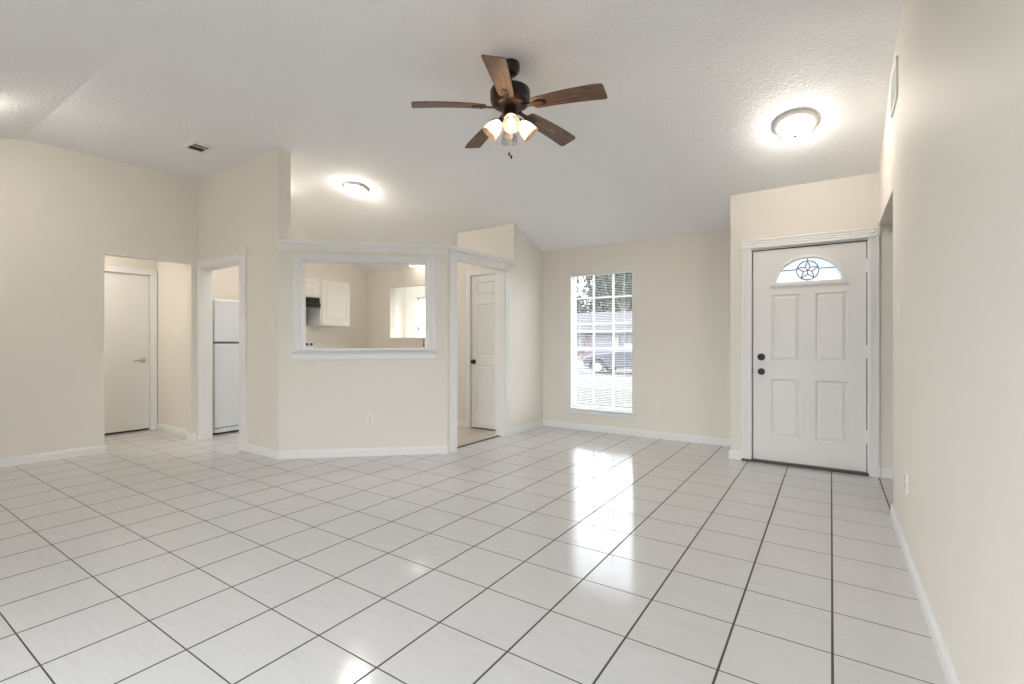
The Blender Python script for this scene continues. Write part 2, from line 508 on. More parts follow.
# bay beyond the kitchen
by = MB()
by.box(-7.37, -7.25, YF + .13, 6.95, 0, 2.6).box(-4.6, -4.48, YF + .13, 6.95, 0, 2.6)
for (x0, x1, z0, z1) in ((-7.37, -6.96, 0, 2.6), (-6.96, -4.9, 0, 0.85), (-6.96, -4.9, 2.07, 2.6), (-4.9, -4.48, 0, 2.6)):
    by.box(x0, x1, 6.95, 7.07, z0, z1)
struct('wall_bay', by, WALL, 'bright cream walls of the bay seen through the kitchen opening', 'wall')
struct('floor_bay', MB().box(-7.37, -4.48, 5.96, 7.07, -0.12, 0), VINYL, 'plank floor of the bay beyond the kitchen', 'floor')
struct('ceiling_bay', MB().box(-7.37, -4.48, 5.96, 7.07, 2.6, 2.7), CEIL, 'flat ceiling of the bay beyond the kitchen', 'ceiling')
bwin = empty('window_2', (-5.93, 7.045, 0.85), 'bright bay window glimpsed at the right of the pass-through', 'window', kind='structure')
f_ = MB()
for x in (-1.018, 0.0, 1.018): f_.box(x - 0.012, x + 0.012, -0.02, 0.02, 0, 1.22)
for z in (0.02, 0.6, 1.2): f_.box(-1.03, 1.03, -0.02, 0.02, z - 0.02, z + 0.02)
f_.build('window_frame', TRIM, bwin)
MB().box(-1.01, 1.01, -0.004, 0.004, 0.02, 1.2).build('window_pane', PANE, bwin)

# frame of the added patio opening, unseen behind the camera
pd_ = empty('added_patio_door', (-1.1, YB - 0.06, 0), 'white patio door frame added unseen behind the viewer for daylight', 'door', kind='structure')
f_ = MB()
for x in (-0.92, 0.0, 0.92): f_.box(x - 0.03, x + 0.03, -0.03, 0.03, 0, 2.1)
for z in (0.03, 2.07): f_.box(-0.95, 0.95, -0.03, 0.03, z - 0.03, z + 0.03)
f_.build('door_frame', TRIM, pd_)

# ------------------------------------------------------------------ baseboards
def baseboard(mb, p, q, h=0.082, d=0.013):
    """board along p->q, its face to the left of the direction"""
    p, q = Vector(p), Vector(q)
    t = (q - p); L = t.length
    M = T(p.x, p.y, 0) @ rotz(math.atan2(t.y, t.x))
    prof = [(-0.002, 0), (d, 0), (d, h * 0.72), (d * 0.75, h * 0.76), (d * 0.75, h * 0.86), (d * 0.4, h), (-0.002, h)]
    mb.prism(prof, 0, L, 'x', M)
    return mb
def bb(name, segs, label):
    mb = MB()
    for p, q in segs: baseboard(mb, p, q)
    return struct(name, mb, TRIM, label, 'baseboard')
bb('baseboard_left', [((XLf(1.846), 1.846), (XLf(YB), YB)), ((XLf(1.833) - .12, 1.833), (XLf(1.833) + .012, 1.833))], 'white baseboard along the left wall')
bb('baseboard_hall', [((XLf(2.63) + .012, 2.63), (XLf(2.63) - .12, 2.63)), ((XLf(2.70), 2.70), (XLf(2.618), 2.618)), ((-6.45, 2.73), (-7.58, 2.73))], 'white baseboard inside the left hallway')
bb('baseboard_kitchen', [((-4.605, 2.70), (-5.205, 2.70))], 'white baseboard of the tall wall stub')
bb('baseboard_half', [((B2.x, B2.y), (A2.x, A2.y))], 'white baseboard along the angled half wall')
bb('baseboard_pantry', [((-3.36, YF), (-3.36, 4.985)), ((-3.36, 3.85), (-3.36, 3.82))], 'white baseboard beside the kitchen doorway')
bb('baseboard_pantry_door', [((PD[0] - 0.06, 5.10), (-4.30, 5.10))], 'white baseboard beside the pantry door')
bb('baseboard_front', [((-0.84, YF), (-3.36, YF))], 'white baseboard under the window')
bb('baseboard_entry', [((-0.736, YE), (-0.853, YE)), ((1.6, YE), (0.36, YE))], 'white baseboard beside the front door')
bb('baseboard_right', [((XR, YB), (XR, 4.083)), ((XR, 4.07), (XR + .12, 4.07))], 'white baseboard along the right wall')

# ------------------------------------------------------------------ fluted trims
def fluted(mb, w, d, L, M, n=3):
    """fluted casing: width w along local x, depth d along -y, length L along z"""
    pts = [(0, 0.002), (0, -d * 0.8), (0.006, -d)]
    m_ = 0.014
    fw_ = (w - 2 * m_) / n
    for i in range(n):
        x0 = m_ + i * fw_
        pts += [(x0 + fw_ * 0.15, -d), (x0 + fw_ * 0.35, -d * 0.8), (x0 + fw_ * 0.65, -d * 0.8), (x0 + fw_ * 0.85, -d)]
    pts += [(w - 0.006, -d), (w, -d * 0.8), (w, 0.002)]
    mb.prism(pts, 0, L, 'z', M)
    return mb
def rosette(mb, w, h, d, M):
    mb.box(0, w, -d, 0.002, 0, h, M)
    MM = M @ T(w / 2, -d, h / 2) @ Matrix.Rotation(R(90), 4, 'X')
    r = min(w, h) * 0.4
    mb.lathe([(r, -0.001), (r, 0.005), (r * 0.85, 0.008), (r * 0.7, 0.003), (r * 0.4, 0.003), (r * 0.3, 0.008), (0.0001, 0.010)], 20, MM)
    return mb
HORI = Matrix(((0, 0, 1, 0), (0, 1, 0, 0), (-1, 0, 0, 0), (0, 0, 0, 1)))   # local z -> x, local x -> -z

# pass-through casing and half-wall cap
ca = MB()
MW = MA
fluted(ca, 0.078, 0.022, 2.055 - 1.075, MW @ T(HS0 - 0.075, 0, 1.075))
fluted(ca, 0.105, 0.022, 2.055 - 1.075, MW @ T(HS1 - 0.003, 0, 1.075))
fluted(ca, 0.055, 0.022, HS1 - HS0 + 0.006, MW @ T(HS0 - 0.003, 0, 2.055) @ HORI)
# reveals of the opening
ca.box(HS0 - 0.001, HS0 + 0.012, -0.004, TH, HZ0, HZ1, MW).box(HS1 - 0.012, HS1 + 0.001, -0.004, TH, HZ0, HZ1, MW).box(HS0, HS1, -0.004, TH, HZ1 - 0.012, HZ1 + 0.001, MW)
struct('trim_1', ca, TRIM, 'white fluted casing around the pass-through opening', 'trim')
sl = MB()
sl.prism([(-0.055, HZ0), (-0.06, HZ0 + 0.012), (-0.055, HZ0 + 0.03), (TH + 0.06, HZ0 + 0.03), (TH + 0.06, HZ0 - 0.0)], HS0 + 0.0125, HS1 - 0.0125, 'x', MW)
sl.prism([(-0.055, HZ0), (-0.06, HZ0 + 0.012), (-0.055, HZ0 + 0.026), (-0.0225, HZ0 + 0.026), (-0.0225, HZ0)], HS0 - 0.04, HS1 + 0.06, 'x', MW)
sl.prism([(0.002, HZ0), (-0.034, HZ0), (-0.03, HZ0 - 0.012), (-0.018, HZ0 - 0.024), (-0.018, HZ0 - 0.075), (0.002, HZ0 - 0.08)], HS0 - 0.075, HS1 + 0.10, 'x', MW)
struct('trim_2', sl, TRIM, 'white ledge and apron along the bottom of the pass-through', 'trim')
cp = MB()
capprof = [(0.10, 2.16), (-0.002, 2.16), (-0.002, 2.092), (-0.007, 2.095), (-0.009, 2.116), (-0.013, 2.122), (-0.014, 2.150), (-0.022, 2.156), (-0.026, 2.176), (-0.022, 2.197), (0.175, 2.197), (0.175, 2.16)]
k1, k2 = 0.0, math.tan((math.pi / 2 - ANG) / 2)
def capseg(mb, prof, L, k0, k1, M):          # mitred run
    n = len(prof)
    vs = [(-k0 * p[0], p[0], p[1]) for p in prof] + [(L - k1 * p[0], p[0], p[1]) for p in prof]
    fs = [tuple(range(n)), tuple(range(2 * n - 1, n - 1, -1))] + [(i, (i + 1) % n, n + (i + 1) % n, n + i) for i in range(n)]
    mb.add(vs, fs, M)
capseg(cp, capprof, LAB, 0.0, k2, MW)
MP = T(B2.x, B2.y, 0) @ rotz(R(90))
headprof = [(0.10, 2.16), (-0.002, 2.16), (-0.002, 2.150), (-0.022, 2.150), (-0.024, 2.158), (-0.030, 2.176), (-0.022, 2.197), (0.175, 2.197), (0.175, 2.16)]
capseg(cp, headprof, 5.075 - B2.y, -k2, 0.0, MP)
struct('trim_3', cp, TRIM, 'white moulded cap along the top of the half wall and doorway', 'trim')

# kitchen doorway casing (pantry plane), local x along +y
dc = MB()
fluted(dc, 0.105, 0.022, 2.060, MP @ T(3.858 - B2.y, 0, 0))
fluted(dc, 0.095, 0.022, 2.060, MP @ T(4.888 - B2.y, 0, 0))
rosette(dc, 0.115, 0.09, 0.028, MP @ T(3.853 - B2.y, 0, 2.060))
rosette(dc, 0.105, 0.09, 0.028, MP @ T(4.883 - B2.y, 0, 2.060))
fluted(dc, 0.080, 0.020, 4.884 - 3.966, MP @ T(3.966 - B2.y, 0, 2.145) @ HORI)
dc.box(3.960 - B2.y, 3.974 - B2.y, -0.004, TH + 0.004, 0, 2.086, MP).box(4.880 - B2.y, 4.894 - B2.y, -0.004, TH + 0.004, 0, 2.086, MP)
dc.box(3.960 - B2.y, 4.894 - B2.y, -0.004, TH + 0.004, 2.074, 2.087, MP)
struct('trim_4', dc, TRIM, 'white fluted casing with corner blocks around the kitchen doorway', 'trim')
struct('trim_5', MB().box(-3.455, -3.43, 3.974, 4.88, 0, 0.008), TAR, 'dark floor strip across the kitchen doorway', 'trim')

# refrigerator doorway casing
rc = MB()
MF = T(0, 2.70, 0)
rc.box(-6.318, -6.262, -0.018, 0.002, 0, 2.128, MF).box(-5.335, -5.215, -0.02, 0.002, 0, 2.10, MF)
rc.box(-5.222, -5.205, -0.026, 0.002, 0, 2.20, MF)
rc.box(-6.265, -5.335, -0.018, 0.002, 2.05, 2.128, MF)
rc.box(-6.272, -6.258, -0.01, 0.135, 0, 2.055, MF).box(-5.341, -5.327, -0.01, 0.135, 0, 2.055, MF).box(-6.272, -5.327, -0.01, 0.135, 2.043, 2.056, MF)
struct('trim_6', rc, TRIM, 'white casing around the refrigerator doorway', 'trim', bevel=0.004)

# front door casing
ME = T(0, YE, 0)
ec = MB()
fluted(ec, 0.093, 0.022, 2.082, ME @ T(-0.742, 0, 0))
fluted(ec, 0.080, 0.022, 2.082, ME @ T(0.274, 0, 0))
rosette(ec, 0.092, 0.092, 0.028, ME @ T(0.262, 0, 2.082))
fluted(ec, 0.090, 0.022, 0.262 + 0.742, ME @ T(-0.742, 0, 2.172) @ HORI)
ec.box(-0.745, -0.648, -0.026, 0.002, 0, 0.10, ME).box(0.272, 0.357, -0.026, 0.002, 0, 0.10, ME)
ec.box(DX0 - .002, DX0 + 0.010, 0.0, 0.13, 0, DZ, ME).box(DX1 - 0.010, DX1 + .002, 0.0, 0.13, 0, DZ, ME).box(DX0, DX1, 0.0, 0.13, DZ - 0.008, DZ + 0.002, ME)
# stops
ec.box(DX0 + 0.010, DX0 + 0.024, 0.066, 0.085, 0, DZ - .008, ME).box(DX1 - 0.024, DX1 - 0.010, 0.066, 0.085, 0, DZ - .008, ME).box(DX0, DX1, 0.066, 0.085, DZ - 0.024, DZ - .008, ME)
struct('trim_7', ec, TRIM, 'white fluted casing around the front door', 'trim')
struct('trim_8', MB().box(-0.735, DX1, -0.03, 0.12, 0, 0.022, ME), TAR, 'dark worn threshold under the front door', 'trim')

# ------------------------------------------------------------------ doors
def panel_slab(W, Hh, th, panels, hole=None, z0=0.0):
    """door slab, front at y=0 facing -y, x 0..W; panels = [(x0,x1,z0,z1)]; hole = rectangular cell left open in front and back"""
    mb = MB()
    xs = sorted({0, W} | {p[0] for p in panels} | {p[1] for p in panels} | ({hole[0], hole[1]} if hole else set()))
    zs = sorted({z0, Hh} | {p[2] for p in panels} | {p[3] for p in panels} | ({hole[2], hole[3]} if hole else set()))
    def inside(x, z, p): return p[0] < x < p[1] and p[2] < z < p[3]
    for i in range(len(xs) - 1):
        for j in range(len(zs) - 1):
            cx, cz = (xs[i] + xs[i + 1]) / 2, (zs[j] + zs[j + 1]) / 2
            if hole and inside(cx, cz, hole): continue
            q = [(xs[i], zs[j]), (xs[i + 1], zs[j]), (xs[i + 1], zs[j + 1]), (xs[i], zs[j + 1])]
            if not any(inside(cx, cz, p) for p in panels):
                mb.add([(a, 0, b_) for a, b_ in q], [(0, 1, 2, 3)])
            mb.add([(a, th, b_) for a, b_ in q], [(3, 2, 1, 0)])
    for p in panels:
        rings = []
        for ins, dep in ((0, 0), (0.010, 0.009), (0.020, 0.009), (0.042, 0.002)):
            rings.append([(p[0] + ins, dep, p[2] + ins), (p[1] - ins, dep, p[2] + ins), (p[1] - ins, dep, p[3] - ins), (p[0] + ins, dep, p[3] - ins)])
        vs = [v for r in rings for v in r]
        fs = []
        for k in range(3):
            for i in range(4):
                fs.append((k * 4 + i, k * 4 + (i + 1) % 4, k * 4 + 4 + (i + 1) % 4, k * 4 + 4 + i))
        fs.append((12, 13, 14, 15))
        mb.add(vs, fs)
    e = [(0, z0), (W, z0), (W, Hh), (0, Hh)]
    for i in range(4):
        a, b_ = e[i], e[(i + 1) % 4]
        mb.add([(a[0], 0, a[1]), (b_[0], 0, b_[1]), (b_[0], th, b_[1]), (a[0], th, a[1])], [(0, 1, 2, 3)])
    return mb
def knob_mb(r=0.027, out=0.062):
    mb = MB()
    mb.lathe([(0.032, -0.0005), (0.032, 0.006), (0.026, 0.011), (0.012, 0.013), (0.011, out * 0.45), (r * 0.75, out * 0.55), (r, out * 0.75), (r * 0.9, out * 0.92), (r * 0.5, out), (0.0001, out)], 24, Matrix.Rotation(R(90), 4, 'X'))
    return mb

# front door
DW, DH = 0.898, 2.060
fd = empty('door_1', (-0.637, YE + 0.018, 0), 'white front door with a half-round star window and four panels', 'door', kind='structure')
LC, LZ, LA, LB = 0.458, 1.735, 0.262, 0.226      # window centre, base height, half width, rise
hole = (LC - LA - 0.035, LC + LA + 0.035, LZ - 0.035, LZ + LB + 0.035)
pn = [(0.160, 0.400, 0.985, 1.625), (0.520, 0.765, 0.985, 1.625), (0.160, 0.400, 0.25, 0.815), (0.520, 0.765, 0.25, 0.815)]
sb = panel_slab(DW, DH, 0.044, pn, hole, 0.024)
# web between the rectangular cell and the half-round glass, front, back and reveal
n_ = 32
arc = [(LC + LA * math.cos(math.pi * k / n_), LZ + LB * math.sin(math.pi * k / n_)) for k in range(n_ + 1)]
def rectpt(k):
    a = math.pi * k / n_
    c_, s_ = math.cos(a), math.sin(a)
    hw, hh_ = hole[1] - LC, hole[3] - LZ
    t_ = min(hw / abs(c_) if abs(c_) > 1e-6 else 9, hh_ / abs(s_) if s_ > 1e-6 else 9)
    return (LC + c_ * t_, LZ + s_ * t_)
for k in range(n_):
    q = [arc[k], arc[k + 1], rectpt(k + 1), rectpt(k)]
    r0, r1 = rectpt(k), rectpt(k + 1)
    if abs(r0[0] - r1[0]) > 1e-6 and abs(r0[1] - r1[1]) > 1e-6:   # the corner lies between
        cx = hole[1] if r0[0] > LC else hole[0]
        q = [arc[k], arc[k + 1], r1, (cx, hole[3]), r0]
    for y in (0, 0.044):
        sb.add([(a, y, b_) for a, b_ in q], [tuple(range(len(q)))])
    sb.add([(arc[k][0], 0, arc[k][1]), (arc[k + 1][0], 0, arc[k + 1][1]), (arc[k + 1][0], 0.044, arc[k + 1][1]), (arc[k][0], 0.044, arc[k][1])], [(0, 1, 2, 3)])
q = [(hole[0], hole[2]), (hole[1], hole[2]), (hole[1], LZ), (hole[0], LZ)]
for y in (0, 0.044): sb.add([(a, y, b_) for a, b_ in q], [(0, 1, 2, 3)])
sb.add([(LC - LA, 0, LZ), (LC + LA, 0, LZ), (LC + LA, 0.044, LZ), (LC - LA, 0.044, LZ)], [(0, 1, 2, 3)])
sb.build('door_slab', DOORW, fd)
# raised surround of the half-round window
fr = MB()
prof = [(-0.004, 0.0), (-0.004, -0.010), (0.006, -0.014), (0.020, -0.012), (0.028, -0.004), (0.028, 0.0)]
vs = []
for k in range(n_ + 1):
    a = math.pi * k / n_
    for (o_, y) in prof:
        vs.append((LC + (LA + o_) * math.cos(a), y, LZ + (LB + o_) * math.sin(a)))
m_ = len(prof)
fs = [(k * m_ + i, k * m_ + i + 1, (k + 1) * m_ + i + 1, (k + 1) * m_ + i) for k in range(n_) for i in range(m_ - 1)]
fr.add(vs, fs)
fr.prism([(0, LZ - 0.036), (-0.014, LZ - 0.036), (-0.018, LZ - 0.026), (-0.014, LZ + 0.002), (0, LZ + 0.004)], LC - LA - 0.045, LC + LA + 0.045, 'x')
fr.build('window_surround', DOORW, fd, smooth=40)
gl = MB()
gl.add([(a, y, b_) for y in (0.020, 0.024) for a, b_ in arc], [tuple(range(n_ + 1)), tuple(range(n_ + 1, 2 * n_ + 2))])
gl.build('window_pane', FROST, fd)
# leaded star
ld = MB()
SCx, SCz, SR = LC - 0.002, LZ + 0.107, 0.088
def bar(p, q, r=0.0040): ld.tube([(p[0], 0.017, p[1]), (q[0], 0.017, q[1])], r, 6)
circ = [(SCx + SR * math.cos(2 * math.pi * k / 32), SCz + SR * math.sin(2 * math.pi * k / 32)) for k in range(32)]
for k in range(32): bar(circ[k], circ[(k + 1) % 32])
outer = [(SCx + SR * math.sin(2 * math.pi * k / 5), SCz + SR * math.cos(2 * math.pi * k / 5)) for k in range(5)]
inner = [(SCx + SR * .40 * math.sin(2 * math.pi * (k + .5) / 5), SCz + SR * .40 * math.cos(2 * math.pi * (k + .5) / 5)) for k in range(5)]
for k in range(5):
    bar(outer[k], inner[k]); bar(inner[k], outer[(k + 1) % 5]); bar((SCx, SCz), inner[k])
zz = SCz + 0.012
xx = LA * math.sqrt(1 - ((zz - LZ) / LB) ** 2)
bar((LC - xx, zz), (SCx - SR, zz)); bar((SCx + SR, zz), (LC + xx, zz)); bar((SCx, SCz + SR), (SCx, LZ + LB)); bar((SCx, LZ), (SCx, SCz - SR))
for k in range(n_): bar(arc[k], arc[k + 1], 0.003)
tag(ld.build('star_leading', DARK, fd), 'dark leaded star in a circle')
dk = knob_mb().build('door_knob', BLACK, fd, smooth=35, loc=(0.072, 0.0, 0.883))
MB().lathe([(0.034, -0.0005), (0.034, 0.012), (0.030, 0.017), (0.024, 0.018), (0.022, 0.026), (0.016, 0.029), (0.0001, 0.029)], 24, Matrix.Rotation(R(90), 4, 'X')).build('deadbolt', BLACK, fd, smooth=35, loc=(0.072, 0.0, 1.025))
MB().box(-0.016, 0.0005, -0.004, 0.02, 0.855, 0.915).build('strike_plate', BLACK, fd)
for z in (1.848, 1.085, 0.335):
    h_ = MB(); h_.tube([(0, 0, -0.052), (0, 0, 0.052)], 0.0075, 10); h_.tube([(0, 0, -0.058), (0, 0, 0.058)], 0.0045, 8)
    h_.box(-0.004, 0.005, 0.003, 0.014, -0.05, 0.05)
    h_.build('hinge', TRIM, fd, loc=(DW + 0.003, -0.008, z))
MB().box(0.0, DW, 0.004, 0.04, 0.0225, 0.0245).build('door_sweep', RUBBER, fd)
MB().box(-0.0072, -0.0004, 0.004, 0.044, 0.024, DH + 0.009).box(DW + 0.0004, DW + 0.0062, 0.004, 0.044, 0.024, DH + 0.009).box(-0.0004, DW + 0.0004, 0.004, 0.044, DH + 0.0004, DH + 0.009).build('door_gap_shade', RUBBER, fd)  # black strips filling the door gap, standing in for its shade

# pantry door
pdoor = empty('door_2', (PD[0] + 0.012, 5.10 + 0.012, 0), 'narrow white panelled pantry door seen through the kitchen doorway', 'door', kind='structure')
PW = PD[1] - PD[0] - 0.024
panel_slab(PW, 2.062, 0.035, [(0.085, PW - 0.085, 1.79, 1.975), (0.085, PW - 0.085, 0.98, 1.68), (0.085, PW - 0.085, 0.22, 0.86)], None, 0.02).build('door_slab', DOORW, pdoor)
knob_mb(0.026, 0.058).build('door_knob', BLACK, pdoor, smooth=35, loc=(0.045, 0, 0.905))
pcs = MB()
for (x0, x1, z0, z1) in ((PD[0] - 0.058, PD[0] + 0.004, 0, 2.13), (PD[1] - 0.004, -3.495, 0, 2.13), (PD[0] + 0.004, PD[1] - 0.004, 2.07, 2.13)):
    pcs.box(x0, x1, 5.086, 5.102, z0, z1)
pcs.box(PD[0] - .002, PD[0] + 0.009, 5.10, 5.20, 0, PD[2]).box(PD[1] - 0.009, PD[1] + .002, 5.10, 5.20, 0, PD[2]).box(PD[0], PD[1], 5.10, 5.20, PD[2] - 0.010, PD[2] + .002)
struct('trim_9', pcs, TRIM, 'white casing around the pantry door', 'trim', bevel=0.003)

# hall door (flat, on the hall's end wall, facing +x)
hd = empty('door_3', (-7.6, 2.645, 0), 'flat white door with a silver lever at the end of the left hallway', 'door', kind='structure', rz=R(90))
MB().box(-0.90, 0.0, -0.012, 0.02, 0.022, 2.05).build('door_slab', DOORW, hd, bevel=0.002)
lv = MB()
MX = Matrix.Rotation(R(90), 4, 'X')
lv.lathe([(0.032, 0), (0.032, 0.008), (0.026, 0.012), (0.011, 0.014), (0.011, 0.045), (0.0001, 0.046)], 20, T(-0.068, -0.012, 0.932) @ MX)
lv.tube([(-0.068, -0.050, 0.932), (-0.10, -0.056, 0.932), (-0.15, -0.058, 0.930), (-0.185, -0.056, 0.926)], [0.011, 0.010, 0.009, 0.007], 10)
tag(lv.build('door_lever', NICKEL, hd, smooth=40), 'silver lever handle')
MB().box(-0.9, 0.0, -0.010, 0.015, 0.001, 0.022).build('door_sweep', RUBBER, hd)
hc = MB()
MH = T(-7.6, 2.645, 0) @ rotz(R(90))
for (x0, x1, z0, z1) in ((0.004, 0.068, 0, 2.135), (-0.97, -0.904, 0, 2.135), (-0.904, 0.004, 2.058, 2.135)):
    hc.box(x0, x1, -0.05, 0.002, z0, z1, MH)
hc.box(0.062, 0.078, -0.058, 0.002, 0, 2.145, MH)
struct('trim_10', hc, TRIM, 'white casing around the flat hallway door', 'trim', bevel=0.004)

# ------------------------------------------------------------------ window 1 with blind
wx0, wx1, wz0, wz1 = W1
WW, WH = wx1 - wx0, wz1 - wz0
win = empty('window_1', ((wx0 + wx1) / 2, YF + 0.095, wz0), 'tall white sash window beside the kitchen doorway wall', 'window', kind='structure')
hw = WW / 2
wf = MB()
for s_ in (-1, 1): wf.box(min(s_ * hw, s_ * (hw - 0.028)), max(s_ * hw, s_ * (hw - 0.028)), -0.035, 0.035, 0, WH)
wf.box(-hw, hw, -0.035, 0.035, 0, 0.03).box(-hw, hw, -0.035, 0.035, WH - 0.03, WH)
wf.build('window_frame', TRIM, win, bevel=0.003)
mr = 0.79
wr = MB().box(-hw + .028, hw - .028, -0.02, 0.02, mr - 0.022, mr + 0.022)
wr.build('meeting_rail', TRIM, win, bevel=0.003)
mu = MB()
gx_ = WW - 0.056
for k in (1, 2):
    x = -hw + 0.028 + gx_ * k / 3
    mu.box(x - 0.010, x + 0.010, -0.010, 0.010, 0.03, WH - 0.03)
for z in (1.475, 1.13, 0.415): mu.box(-hw + .028, hw - .028, -0.0098, 0.0098, z - 0.010, z + 0.010)
mu.build('muntins', TRIM, win)
MB().box(-hw + .02, hw - .02, 0.013, 0.017, 0.02, WH - 0.02).build('window_pane', PANE, win)
# stool and apron
st = MB()
st.box(wx0 - 0.0, wx1 + 0.0, YF - 0.02, YF + 0.06, wz0 - 0.022, wz0 + 0.002)
st.prism([(YF + .004, wz0 - 0.022), (YF - 0.03, wz0 - 0.022), (YF - 0.036, wz0 - 0.010), (YF - 0.03, wz0 + 0.002), (YF + .004, wz0 + 0.002)], wx0 - 0.045, wx1 + 0.045, 'x')
st.prism([(YF + .004, wz0 - 0.022), (YF - 0.014, wz0 - 0.022), (YF - 0.014, wz0 - 0.066), (YF - 0.006, wz0 - 0.072), (YF + .004, wz0 - 0.072)], wx0 - 0.03, wx1 + 0.03, 'x')
struct('trim_11', st, TRIM, 'white sill and apron under the window', 'trim')
rv = MB()
rv.box(wx0 - .001, wx0 + 0.012, YF - 0.003, YF + 0.06, wz0, wz1).box(wx1 - 0.012, wx1 + .001, YF - 0.003, YF + 0.06, wz0, wz1).box(wx0, wx1, YF - 0.003, YF + 0.06, wz1 - 0.012, wz1 + .001)
struct('trim_12', rv, TRIM, 'white lining of the window recess', 'trim')

bl = empty('window_blind', ((wx0 + wx1) / 2, YF + 0.030, wz0), 'white horizontal slat blind hanging open in the tall window', 'blind')
bw_ = hw - 0.016
MB().box(-bw_, bw_, -0.016, 0.016, WH - 0.043, WH - 0.014).build('headrail', BLIND, bl, bevel=0.003)
sm = MB()
z = WH - 0.06
while z > 0.085:
    for k in range(2):                                   # shallow curve across the slat
        pass
    sm.add([(-bw_, -0.012, z - .0012), (bw_, -0.012, z - .0012), (bw_, 0, z + .0006), (-bw_, 0, z + .0006), (bw_, 0.012, z - .0012), (-bw_, 0.012, z - .0012)], [(0, 1, 2, 3), (3, 2, 4, 5)])
    z -= 0.0215
sm.build('slats', BLIND, bl, recalc=False)
MB().box(-bw_, bw_, -0.012, 0.012, 0.055, 0.070).build('bottom_rail', BLIND, bl, bevel=0.003)
for x in (-bw_ + 0.11, bw_ - 0.11):
    MB().tube([(x, -0.0135, 0.06), (x, -0.0135, WH - 0.04)], 0.0011, 5).tube([(x, 0.0135, 0.06), (x, 0.0135, WH - 0.04)], 0.0011, 5).build('ladder_cord', BLIND, bl)
MB().tube([(-bw_ + 0.05, -0.021, WH - 0.03), (-bw_ + 0.05, -0.021, WH - 0.95)], 0.004, 8).build('tilt_wand', BLIND, bl)

# ------------------------------------------------------------------ ceiling fan
FX, FY = -1.866, 2.782
fan = empty('ceiling_fan', (FX, FY, 3.13), 'five-blade ceiling fan with walnut blades, bronze motor and a cluster of glass lamps', 'ceiling fan')
MB().lathe([(0.064, -0.010), (0.068, -0.022), (0.068, -0.050), (0.060, -0.076), (0.038, -0.096), (0.018, -0.102), (0.0001, -0.102)], 32).build('canopy', BRONZE, fan, smooth=40)
MB().lathe([(0.013, -0.09), (0.013, -0.2)], 16).build('downrod', BRONZE, fan, smooth=40)
MB().lathe([(0.0001, -0.192), (0.03, -0.192), (0.10, -0.194), (0.134, -0.200), (0.140, -0.212), (0.140, -0.275), (0.134, -0.290), (0.126, -0.302), (0.10, -0.318), (0.06, -0.326), (0.0001, -0.326)], 40).build('motor_housing', BRONZE, fan, smooth=35)
def blade_mb():
    mb = MB()
    prof = []
    xs_ = [0.170, 0.176, 0.19, 0.25, 0.33, 0.42, 0.50, 0.58, 0.64, 0.662, 0.672, 0.676]
    hws = [0.030, 0.045, 0.052, 0.056, 0.060, 0.064, 0.067, 0.070, 0.071, 0.070, 0.064, 0.055]
    for x in xs_:
        pass
    vs = []
    nx = len(xs_)
    for (x, h) in zip(xs_, hws):
        t = (x - 0.17) / 0.49
        zz_ = 0.008 * t * (1 - t) * 4 - 0.030 * t
        for t_ in (0.003, -0.003):
            for j in range(5):
                yy = h * (j / 2 - 1)
                vs.append((x, yy, zz_ + yy * -0.21 + t_))
    fs = []
    for i in range(nx - 1):
        for j in range(4):
            a = i * 10 + j
            fs.append((a, a + 1, a + 11, a + 10))
            b_ = a + 5
            fs.append((b_ + 10, b_ + 11, b_ + 1, b_))
        for j in (0, 4):
            fs.append((i * 10 + j, i * 10 + 10 + j, i * 10 + 15 + j, i * 10 + 5 + j))
    for i in (0, nx - 1):
        fs.append((i * 10 + 0, i * 10 + 1, i * 10 + 2, i * 10 + 3, i * 10 + 4, i * 10 + 9, i * 10 + 8, i * 10 + 7, i * 10 + 6, i * 10 + 5))
    mb.add(vs, fs)
    return mb
def iron_mb():
    mb = MB()
    vs = []
    st_ = [(0.085, 0.016, 0.004), (0.13, 0.013, -0.002), (0.165, 0.015, -0.004), (0.20, 0.024, -0.0065), (0.235, 0.026, -0.007), (0.262, 0.016, -0.0075), (0.268, 0.006, -0.0075)]
    for x, h, z_ in st_:
        for t_ in (0.0035, -0.0035):
            for yy in (-h, h): vs.append((x, yy, z_ + yy * -0.21 + t_))
    fs = []
    for i in range(len(st_) - 1):
        a = i * 4
        fs += [(a, a + 1, a + 5, a + 4), (a + 2, a + 6, a + 7, a + 3), (a, a + 4, a + 6, a + 2), (a + 1, a + 3, a + 7, a + 5)]
    fs += [(0, 2, 3, 1), (len(st_) * 4 - 4, len(st_) * 4 - 3, len(st_) * 4 - 1, len(st_) * 4 - 2)]
    mb.add(vs, fs)
    for (x, yy) in ((0.205, -0.012), (0.205, 0.012), (0.245, 0)):
        mb.lathe([(0.006, -0.012), (0.004, -0.0145), (0.0001, -0.0145)], 8, T(x, yy, yy * -0.21))
    return mb
blade0 = blade_mb().build('blade', BLADE, fan, smooth=30)
iron0 = iron_mb().build('blade_bracket', BRONZE, blade0, smooth=30)
PH = 9.9 + 180 + 33.64
for k in range(5):
    if k == 0: bl_ = blade0
    else:
        bl_ = blade0.copy(); C.objects.link(bl_); bl_.parent = fan
        ir = iron0.copy(); C.objects.link(ir); ir.parent = bl_
    bl_.location = (0, 0, -0.328)
    bl_.rotation_euler = (0, 0, R(PH + 72 * k))
MB().lathe([(0.0001, -0.322), (0.045, -0.322), (0.05, -0.340), (0.048, -0.385), (0.055, -0.395), (0.052, -0.420), (0.03, -0.432), (0.0001, -0.434)], 28).build('light_kit_hub', BRONZE, fan, smooth=40)
